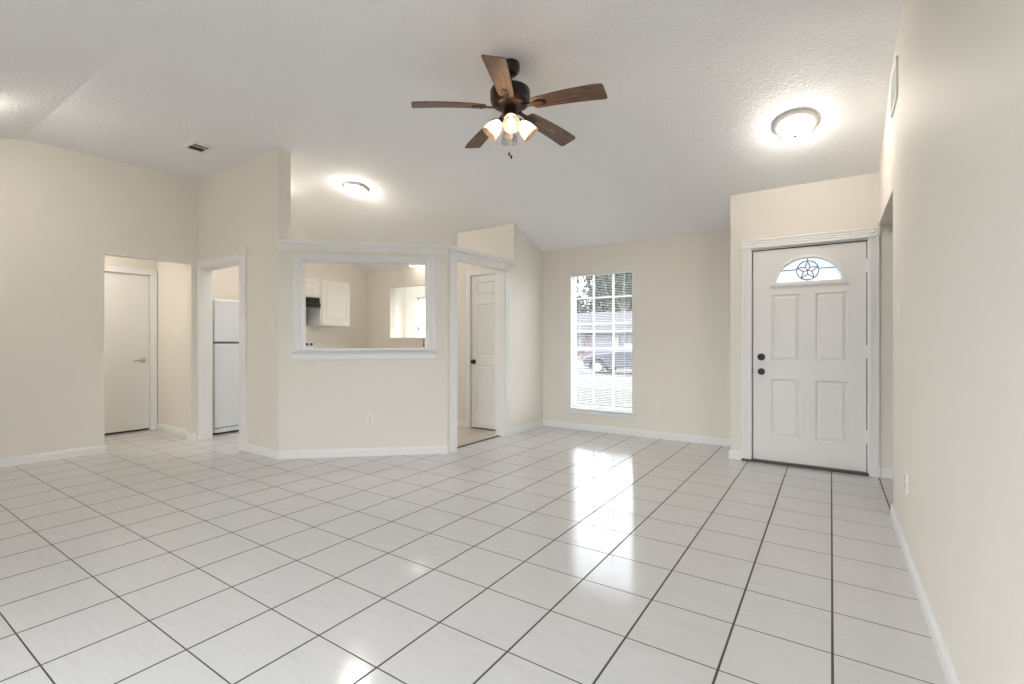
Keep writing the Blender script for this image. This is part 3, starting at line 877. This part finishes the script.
def shade_mb():
    mb = MB()
    out = [(0.024, 0.0), (0.030, -0.012), (0.043, -0.035), (0.053, -0.065), (0.057, -0.095), (0.060, -0.118)]
    inn = [(r - 0.003, z) for r, z in reversed(out)]
    return mb.lathe(out + inn, 28, cap=False)
for k in range(4):
    ang = R(270 + 33.64 + 3 + 90 * k)
    tilt = R(42)
    base = Matrix.Rotation(ang, 4, 'Z')
    arm = MB().tube([(0.035, 0, -0.400), (0.048, 0, -0.398), (0.056, 0, -0.402), (0.064, 0, -0.412)], 0.009, 10, base)
    arm.lathe([(0.012, 0.012), (0.026, 0.004), (0.027, -0.012), (0.022, -0.016), (0.0001, -0.016)], 20, base @ T(0.066, 0, -0.416) @ Matrix.Rotation(-tilt, 4, 'Y'))
    a_ = arm.build('lamp_arm', BRONZE, fan, smooth=40)
    off = (k == 2)
    S = base @ T(0.066, 0, -0.416) @ Matrix.Rotation(-tilt, 4, 'Y') @ T(0, 0, -0.006)
    sh = shade_mb().build('lamp_shade', SHADE_OFF if off else SHADE, a_, smooth=50)
    sh.matrix_local = S
    if off: sh['label'] = 'unlit clear grey shade at the rear'
    bb_ = MB().lathe([(0.012, -0.012), (0.013, -0.035), (0.020, -0.048), (0.026, -0.066), (0.023, -0.082), (0.012, -0.091), (0.0001, -0.093)], 16)
    b1 = bb_.build('bulb', BULB if not off else PLATE, a_, smooth=60)
    b1.matrix_local = S
for (dx_, zl) in ((0.006, -0.655), (-0.006, -0.635)):
    ch = MB()
    px_, py_ = 0.0 + dx_ * 1.0, dx_ * 0.7
    z = -0.432
    ch.tube([(px_, py_, -0.430), (px_, py_, zl)], 0.0009, 5)
    fo = ch.build('pull_chain', NICKEL, fan)
    MB().lathe([(0.0001, zl + 0.004), (0.006, zl), (0.008, zl - 0.010), (0.006, zl - 0.022), (0.0001, zl - 0.025)], 12, T(px_, py_, 0)).build('chain_fob', BRONZE, fo, smooth=50)

# ------------------------------------------------------------------ dome lights
def dome(loc, rot, label):
    o = empty('ceiling_light', loc, label, 'ceiling light', 'dome ceiling lights')
    o.rotation_euler = rot; o.scale = (0.83, 0.83, 0.83)
    MB().lathe([(0.150, 0.004), (0.184, 0.0), (0.188, -0.010), (0.180, -0.028), (0.165, -0.040), (0.150, -0.044), (0.150, -0.030)], 48, cap=False).build('rim', RIM, o, smooth=35)
    MB().lathe([(0.150, -0.036), (0.146, -0.055), (0.130, -0.085), (0.098, -0.115), (0.06, -0.136), (0.03, -0.145), (0.0001, -0.147)], 48, cap=False).build('glass_bowl', BOWL, o, smooth=60)
    MB().lathe([(0.0001, -0.140), (0.014, -0.144), (0.018, -0.153), (0.012, -0.164), (0.0001, -0.168)], 16).build('finial', BRONZE, o, smooth=60)
    return o
slope = -math.atan(0.353)
d0 = dome((-0.235, 4.45, zc(4.45)), (slope, 0, 0), 'dome ceiling light on the slope in front of the front door')
dup(d0, (-4.88, 3.86, zc(3.86)), 'dome ceiling light on the ceiling above the kitchen half wall', (-0.16, 0, 0))
dup(d0, (-5.78, 3.22, 3.115), 'unseen dome light added to brighten the kitchen behind the refrigerator doorway', (0, 0, 0))  # out-of-sight lamp added to light the kitchen
dup(d0, (-5.36, 0.63, zc(0.63)), 'unseen dome light added on the near slope at the far left', (-slope, 0, 0))  # lamp added just out of view for the glow on the slope
hl = empty('added_hall_light', (-7.05, 1.6, 2.42), 'small unseen round light added to brighten the left hallway', 'ceiling light')  # hidden lamp added to light the hallway
MB().lathe([(0.12, 0.002), (0.14, -0.005), (0.14, -0.03), (0.12, -0.035)], 32, cap=False).build('rim', NICKEL, hl, smooth=35)
MB().lathe([(0.122, -0.03), (0.11, -0.06), (0.06, -0.09), (0.0001, -0.095)], 32, cap=False).build('glass_bowl', ADDED_HALL, hl, smooth=60)
bl2 = empty('added_bay_light', (-6.3, 6.45, 2.6), 'unseen round light added to brighten the bay beyond the kitchen', 'ceiling light')  # hidden lamp added to make the bay walls bright
MB().lathe([(0.12, 0.002), (0.14, -0.005), (0.14, -0.03), (0.12, -0.035)], 32, cap=False).build('rim', NICKEL, bl2, smooth=35)
MB().lathe([(0.122, -0.03), (0.11, -0.06), (0.06, -0.09), (0.0001, -0.095)], 32, cap=False).build('glass_bowl', ADDED_BAY, bl2, smooth=60)
kl = empty('kitchen_ceiling_light', (-5.66, 5.70, zc(5.70)), 'small lit ceiling light just visible at the top right of the pass-through', 'ceiling light')
kl.rotation_euler = (slope, 0, 0)
MB().box(-0.20, 0.20, -0.09, 0.09, -0.02, 0.004).build('housing', TRIM, kl, bevel=0.004)
MB().box(-0.18, 0.18, -0.075, 0.075, -0.042, -0.0201).build('diffuser', TUBE, kl, bevel=0.01)

# ------------------------------------------------------------------ vents, switches, outlets
vt = empty('ceiling_vent', (-5.258, 2.246, 3.115), 'white ceiling air register with dark slots above the refrigerator doorway', 'vent')
v_ = MB()
v_.box(-0.135, -0.085, -0.10, 0.10, -0.010, 0.002).box(0.085, 0.135, -0.10, 0.10, -0.010, 0.002)
v_.box(-0.0851, 0.0851, -0.10, -0.066, -0.010, 0.002).box(-0.0851, 0.0851, 0.066, 0.10, -0.010, 0.002).box(0.020, 0.036, -0.0661, 0.0661, -0.010, 0.0)
v_.build('frame', TRIM, vt, bevel=0.003)
MB().box(-0.0855, 0.0855, -0.0665, 0.0665, -0.002, 0.001).build('duct_opening', DARK, vt)
lo = MB()
lo.box(-0.075, 0.08, 0.060, 0.066, -0.0085, -0.005)
for x in (-0.066, 0.050, 0.072): lo.box(-0.006, 0.006, -0.066, 0.066, -0.001, 0.001, T(x, 0, -0.006) @ Matrix.Rotation(R(60), 4, 'Y'))
lo.build('louvres', mat('grey_louvre', (0.3, 0.28, 0.25), 0.6), vt)

rv_ = empty('return_air_grille', (XR, 3.93, 2.805), 'white louvred air grille high on the right wall', 'vent')
g_ = MB()
g_.box(-0.012, 0.001, -0.165, -0.14, -0.128, 0.128).box(-0.012, 0.001, 0.14, 0.165, -0.128, 0.128).box(-0.012, 0.001, -0.14, 0.14, -0.128, -0.104).box(-0.012, 0.001, -0.14, 0.14, 0.104, 0.128)
g_.build('frame', TRIM, rv_, bevel=0.003)
MB().box(-0.002, 0.001, -0.146, 0.146, -0.106, 0.106).build('duct_opening', DARK, rv_)
lo = MB()
for k in range(13): lo.box(-0.007, 0.007, -0.145, 0.145, -0.0008, 0.0008, T(-0.006, 0, -0.096 + k * 0.016) @ Matrix.Rotation(R(35), 4, 'Y'))
lo.build('louvres', TRIM, rv_)

def outlet(loc, rz, label):
    o = empty('wall_outlet', loc, label, 'outlet', 'white wall outlets', rz)
    MB().box(-0.036, 0.036, -0.006, 0.001, -0.058, 0.058).build('cover_plate', PLATE, o, bevel=0.002)
    for s_ in (-1, 1):
        f = MB().lathe([(0.0165, 0), (0.0165, 0.002), (0.015, 0.003), (0.0001, 0.003)], 20, T(0, -0.006, s_ * 0.020) @ Matrix.Rotation(R(90), 4, 'X'), sy=0.85).build('receptacle', PLATE, o)
        MB().box(-0.0075, -0.0045, -0.0096, -0.0085, s_ * .020 - 0.002, s_ * .020 + 0.008).box(0.0045, 0.0075, -0.0096, -0.0085, s_ * .020 - 0.002, s_ * .020 + 0.007).box(-0.003, 0.003, -0.0096, -0.0085, s_ * .020 - 0.010, s_ * .020 - 0.005).build('slots', DARK, f)
    return o
o0 = outlet((-1.785, YF, 0.385), 0, 'white wall outlet to the right of the window')
def dup_rz(root, loc, rz, label): return dup(root, loc, label, (0, 0, rz))
p_ = ab(0.89)
dup_rz(o0, (p_[0], p_[1], 0.376), ANG, 'white wall outlet low on the angled half wall')
dup_rz(o0, (XR, 3.36, 0.41), R(-90), 'white wall outlet low on the right wall')

def switch(loc, rz, label):
    o = empty('light_switch', loc, label, 'switch', 'wall switches', rz)
    MB().box(-0.036, 0.036, -0.006, 0.001, -0.058, 0.058).build('cover_plate', PLATE, o, bevel=0.002)
    MB().box(-0.0055, 0.0055, -0.0075, -0.0055, -0.013, 0.013).prism([(-0.006, -0.004), (-0.017, 0.007), (-0.013, 0.011), (-0.006, 0.006)], -0.004, 0.004, 'x').build('toggle', PLATE, o)
    return o
s0 = switch((XR, 3.73, 1.345), R(-90), 'light switch on the right wall between the air grille and the low outlet')
dup_rz(s0, (-4.70, 2.70, 1.352), 0, 'light switch on the tall wall stub beside the half wall')
dup_rz(s0, (-6.96, 2.73, 1.325), 0, 'light switch on the side wall inside the left hallway')

# ------------------------------------------------------------------ kitchen things
rf = empty('refrigerator', (-6.435, 2.935, 0), 'white top-freezer refrigerator standing behind the left doorway', 'refrigerator')
MB().box(-0.60, -0.06, 0, 0.76, 0.03, 1.70).build('cabinet', WHITEGLOSS, rf, bevel=0.008)
for (n_a, z0, z1) in (('freezer_door', 1.172, 1.708), ('fridge_door', 0.085, 1.150)):
    d_ = MB().box(-0.052, 0.0, 0.0, 0.76, z0, z1).build(n_a, WHITEGLOSS, rf, bevel=0.012)
    zA, zB = (z0 + 0.03, z0 + 0.32) if n_a[1] == 'r' and n_a[2] == 'e' else (z1 - 0.42, z1 - 0.03)
    MB().tube([(-0.01, 0.70, zA), (0.03, 0.70, zA + 0.02), (0.034, 0.70, (zA + zB) / 2), (0.03, 0.70, zB - 0.02), (-0.01, 0.70, zB)], 0.012, 8).build('handle', WHITEGLOSS, d_, smooth=50)
MB().box(-0.058, -0.051, 0.01, 0.75, 0.09, 1.70).build('door_gasket', mat('grey_gasket', (0.25, 0.25, 0.25), 0.7), rf)
MB().box(-0.07, -0.012, 0.0, 0.76, 0.024, 0.078).build('toe_grille', WHITEGLOSS, rf, bevel=0.004)
MB().box(-0.50, -0.02, 0.02, 0.74, 0.001, 0.031).build('base_gap_shade', RUBBER, rf)  # black block standing in for the shade in the gap under the fridge

rg = empty('kitchen_range', (-7.05, 4.30, 0), 'white freestanding range whose knob panel peeks above the ledge', 'range')
MB().box(0.01, 0.62, -0.38, 0.38, 0.02, 0.90).build('oven_body', WHITEGLOSS, rg, bevel=0.006)
bg = MB().prism([(0.01, 0.90), (0.11, 0.90), (0.085, 1.178), (0.01, 1.178)], -0.38, 0.38, 'y').build('control_panel', WHITEGLOSS, rg, bevel=0.006)
for y in (0.33, 0.255, -0.33, -0.255):
    MB().lathe([(0.024, 0), (0.022, 0.018), (0.018, 0.022), (0.0001, 0.022)], 16, T(0.089, y, 1.135) @ Matrix.Rotation(R(85), 4, 'Y')).build('knob', mat('dark_knob', (0.08, 0.075, 0.07), 0.4) if y == 0.33 else bpy.data.materials['dark_knob'], bg, smooth=40)
od = MB().box(0.62, 0.655, -0.36, 0.36, 0.16, 0.78).build('oven_door', WHITEGLOSS, rg, bevel=0.006)
MB().tube([(0.65, -0.28, 0.72), (0.69, -0.28, 0.72), (0.69, 0.28, 0.72), (0.65, 0.28, 0.72)], 0.01, 8).build('handle', WHITEGLOSS, od)
for (x, y) in ((0.24, -0.18), (0.24, 0.18), (0.46, -0.18), (0.46, 0.18)):
    bu = MB()
    for r_ in (0.09, 0.065, 0.04): bu.lathe([(r_, 0.902), (r_ + 0.005, 0.906), (r_ - 0.005, 0.906)], 24, T(x, y, 0), cap=False)
    bu.build('burner_coil', BLACK, rg)

spl = tag(MB().box(-7.052, -7.044, 3.92, 4.62, 1.43, 1.72).build('backsplash_panel', STEEL), 'grey metal splash panel on the wall below the range hood', 'splash panel')
hd_ = empty('range_hood', (-7.05, 4.27, 1.71), 'black range hood under the short upper cabinet', 'range hood')
MB().prism([(0.0, 0.0), (0.345, 0.0), (0.36, 0.015), (0.36, 0.05), (0.335, 0.07), (0.33, 0.155), (0.0, 0.155)], -0.345, 0.345, 'y').build('hood_shell', BLACK, hd_, bevel=0.004)
MB().box(0.04, 0.31, -0.30, 0.30, -0.006, 0.001).build('filter', STEEL, hd_)
MB().box(0.355, 0.368, 0.22, 0.30, 0.018, 0.042).build('switch_strip', BLACK, hd_)
def upper_cab(loc, w, z0, z1, label, doors):
    o = empty('upper_cabinet', (loc[0], loc[1], z0), label, 'cabinet', 'white upper cabinets', R(90))
    h = z1 - z0                                           # local x along the wall, front at -y
    MB().box(0, w, -0.33, -0.0, 0, h).build('cabinet_body', CAB, o, bevel=0.002)
    dw = w / doors
    for k in range(doors):
        a, b_ = k * dw + 0.018, (k + 1) * dw - 0.018
        d = panel_slab(b_ - a, h - 0.02, 0.018, [(0.055, b_ - a - 0.055, 0.085, h - 0.085)], None, 0.02)
        dd = d.build('door', CAB, o, loc=(a, -0.349, 0))
    return o
upper_cab((-7.05, 4.625), 0.56, 1.43, 2.155, 'white single-door upper cabinet to the right of the range hood', 1)
upper_cab((-7.05, 3.92), 0.70, 1.868, 2.165, 'short white upper cabinet above the black range hood', 2)
bc = empty('base_cabinet', (-7.05, 4.70, 0), 'white base cabinet to the right of the range', 'cabinet')
MB().box(0.01, 0.58, 0, 1.10, 0.10, 0.87).box(0.01, 0.52, 0.02, 1.08, 0.0, 0.101).build('cabinet_body', CAB, bc)
for k in range(2):
    MB().box(0.58, 0.598, 0.02 + k * 0.54, 0.54 + k * 0.54, 0.12, 0.85).build('door', CAB, bc, bevel=0.004)
tag(MB().box(-7.05, -6.42, 4.69, 5.82, 0.871, 0.91).build('countertop', COUNTER, bevel=0.006), 'pale worktop on the base cabinet beside the range', 'worktop')
# ledge and rod below the bay opening
ks = MB().box(NK[0] - 0.05, NK[1] + 0.05, YF - 0.03, YF + 0.13, NK[2] - 0.02, NK[2] + 0.003).box(NK[0] - 0.03, NK[1] + 0.03, YF - 0.016, YF + .002, NK[2] - 0.085, NK[2] - 0.02)
struct('trim_13', ks, WALL, 'cream sill along the bottom of the kitchen bay opening', 'trim', bevel=0.004)
rod = MB().tube([(-5.60, YF - 0.045, 1.226), (-5.60, YF - 0.045, 1.12)], 0.006, 8)
rod.lathe([(0.0001, 1.13), (0.013, 1.122), (0.015, 1.11), (0.010, 1.098), (0.0001, 1.096)], 12, T(-5.60, YF - 0.045, 0))
rod.tube([(-5.60, YF - 0.045, 1.222), (-5.60, YF - 0.028, 1.222)], 0.006, 8)
tag(rod.build('wall_hook', DARK, smooth=50), 'small dark hook rod under the kitchen bay sill', 'hook')

# ------------------------------------------------------------------ outdoors
GZ = -0.35
def ground(name, x0, x1, y0, y1, dz, m, label, cat):
    return struct(name, MB().box(x0, x1, y0, y1, GZ - 0.3, GZ + dz), m, label, cat)
ground('ground_lawn', -60, 40, 5.97, 14.6, 0.0, GRASS, 'green front lawn outside the window', 'lawn')
ground('ground_street', -60, 40, 14.6, 24.5, -0.02, ASPH, 'pale street seen through the window', 'street')
ground('ground_driveway', -20.5, -11.5, 24.5, 37.9, 0.03, CONC, 'pale concrete driveway in front of the garage across the street', 'driveway')
ground('ground_far_lawn', -60, -20.5, 24.5, 75, 0.0, GRASS, 'far lawn left of the driveway across the street', 'lawn')
ground('ground_far_lawn_right', -11.5, 40, 24.5, 75, 0.0, GRASS, 'far lawn right of the driveway across the street', 'lawn')
ground('ground_back', -60, 40, -40, -1.13, 0.2, CONC, 'pale patio ground behind the house', 'ground')

hs = empty('house', (-15.95, 38, GZ), 'single-storey house with a white garage door across the street', 'house')
MB().box(-9, 12, 0.0, 9, 0, 2.5).build('wall', BRICK, hs)
gd = MB()
for k in range(4): gd.box(-1.2, 0.75, -0.08, 0.02, 0.02 + k * 0.56, 0.56 + k * 0.56)
gd.build('garage_door', GARAGE, hs, bevel=0.03)
MB().box(0.95, 1.35, -0.08, 0.02, 0.02, 2.35).build('entry_pillar', HWHITE, hs)
for (x0, x1) in ((-4.2, -1.8), (1.45, 4.6)):
    w_ = MB().box(x0, x1, -0.05, 0.02, 0.5, 2.3).build('window', SHUT, hs)
    mm = MB()
    for k in range(1, 4): mm.box(x0 + (x1 - x0) * k / 4 - .03, x0 + (x1 - x0) * k / 4 + .03, -0.09, -0.04, 0.5, 2.3)
    mm.build('mullion', HWHITE, w_)
ro_ = MB()
vs = [(-10, -0.8, 2.45), (13, -0.8, 2.45), (13, 9.8, 2.45), (-10, 9.8, 2.45), (-5.5, 4.5, 4.35), (8.5, 4.5, 4.35)]
ro_.add(vs, [(0, 1, 5, 4), (1, 2, 5), (2, 3, 4, 5), (3, 0, 4), (0, 3, 2, 1)])
ro_.build('roof', ROOF, hs)
MB().box(-10, 13, -0.83, -0.78, 2.30, 2.5).build('fascia', HWHITE, hs)

car = empty('car', (-10.25, 21.7, GZ - 0.02), 'dark car parked across the street outside the window', 'car')
body = [(0.05, 0.35), (0.0, 0.62), (0.12, 0.80), (0.5, 0.92), (1.45, 1.02), (4.45, 1.02), (4.72, 0.95), (4.8, 0.6), (4.72, 0.32), (4.40, 0.28)]
def arch(cx, r, n=8): return [(cx + r * math.cos(math.pi * k / n), 0.30 + r * math.sin(math.pi * k / n)) for k in range(n + 1)]
body += arch(3.80, 0.40) + arch(0.80, 0.40) + [(0.35, 0.28)]
MB().prism(body, 0.0, 1.8, 'y').build('body', CARP, car, bevel=0.06)
cab_ = MB()
lo_ = [(1.30, 1.0), (4.55, 1.0)]; hi_ = [(2.15, 1.50), (3.95, 1.50)]
cab_.add([(1.30, 0.06, 1.0), (4.55, 0.06, 1.0), (4.55, 1.74, 1.0), (1.30, 1.74, 1.0), (2.1, 0.26, 1.47), (4.05, 0.26, 1.47), (4.05, 1.54, 1.47), (2.1, 1.54, 1.47)],
         [(0, 1, 2, 3), (4, 5, 6, 7), (0, 1, 5, 4), (1, 2, 6, 5), (2, 3, 7, 6), (3, 0, 4, 7)])
cab_.build('cabin', CARP, car, bevel=0.05)
def win_q(pts, off):
    return MB().add([(p[0], p[1] + off[1], p[2] + off[2]) for p in pts] + [(p[0], p[1], p[2]) for p in pts],
                    [(0, 1, 2, 3), (7, 6, 5, 4), (0, 1, 5, 4), (1, 2, 6, 5), (2, 3, 7, 6), (3, 0, 4, 7)])
def side(x, t): return (x, 0.06 + 0.20 * t, 1.0 + 0.47 * t)
for (a, b_, c_, d) in ((1.62, 2.75, 2.75, 2.22), (2.85, 3.7, 3.7, 2.85), (3.8, 4.35, 4.0, 3.8)):
    win_q([side(a, 0.12), side(b_, 0.12), side(c_, 0.88), side(d, 0.88)], (0, -0.012, 0.004)).build('side_window', CARG, car)
for cx in (0.80, 3.80):
    for y in (0.0, 1.58):
        wh = MB().lathe([(0.20, 0.0), (0.31, 0.0), (0.335, 0.03), (0.335, 0.19), (0.31, 0.22), (0.20, 0.22)], 28, T(cx, y, 0.335) @ Matrix.Rotation(R(-90), 4, 'X'), cap=False).build('wheel', RUBBER, car, smooth=40)
        MB().lathe([(0.0001, 0.03), (0.06, 0.02), (0.10, 0.05), (0.20, 0.03), (0.215, 0.05)], 20, T(cx, y, 0.335) @ Matrix.Rotation(R(-90), 4, 'X'), cap=False).build('rim', NICKEL, wh, smooth=40)
MB().box(0.02, 0.10, 0.10, 0.42, 0.66, 0.78).build('headlight', HWHITE, car, bevel=0.03)

def crown_mesh(seed, rx, ry, rz, n):
    rnd = random.Random(seed)
    mb = MB()
    blobs = [(rnd.uniform(-.6, .6) * rx, rnd.uniform(-.6, .6) * ry, rnd.uniform(-.6, .6) * rz, rnd.uniform(.35, .6)) for _ in range(11)]
    for i in range(n):
        bx, by_, bz, br_ = blobs[rnd.randrange(len(blobs))]
        d = Vector((rnd.gauss(0, 1), rnd.gauss(0, 1), rnd.gauss(0, 1))).normalized() * (rnd.random() ** 0.4)
        p = Vector((bx + d.x * rx * br_, by_ + d.y * ry * br_, bz + d.z * rz * br_))
        a = Vector((rnd.gauss(0, 1), rnd.gauss(0, 1), rnd.gauss(0, 1))).normalized()
        b_ = a.orthogonal().normalized()
        s_ = rnd.uniform(0.16, 0.34)
        mb.add([p - a * s_, p + b_ * s_ * .55, p + a * s_, p - b_ * s_ * .55], [(0, 1, 2, 3)])
    return mb
def tree(seed, x, y, h, rx, rz, n, label):
    o = empty('tree', (x, y, GZ), label, 'tree', 'trees behind the house across the street')
    c_ = crown_mesh(seed, rx, rx, rz, n).build('crown', LEAF, o, recalc=False, loc=(0, 0, h))
    tr = MB().tube([(0, 0, 0), (0.1, 0, h * .4), (-0.05, 0.1, h * .75), (0.0, 0.0, h)], [0.35, 0.28, 0.2, 0.1], 10)
    for k in range(5):
        a = k * 1.3
        tr.tube([(0, 0, h * .5 + k * .3), (rx * .3 * math.cos(a), rx * .3 * math.sin(a), h * .8 + k * .2), (rx * .6 * math.cos(a), rx * .6 * math.sin(a), h + k * .3)], [0.14, 0.09, 0.03], 7)
    tr.build('trunk', BARK, o, smooth=60)
    return o
tree(1, -29.0, 54, 8.6, 3.9, 7.2, 9500, 'leafy green tree behind the house, leftmost in the window')
tree(2, -20.4, 54, 8.8, 3.9, 7.4, 9500, 'leafy green tree behind the house, in the middle of the window')
tree(3, -11.8, 54, 8.6, 3.9, 7.2, 9500, 'leafy green tree behind the house, rightmost in the window')
tree(4, -25.0, 66, 8.0, 5.0, 7.0, 9000, 'leafy green tree farthest back behind the house')
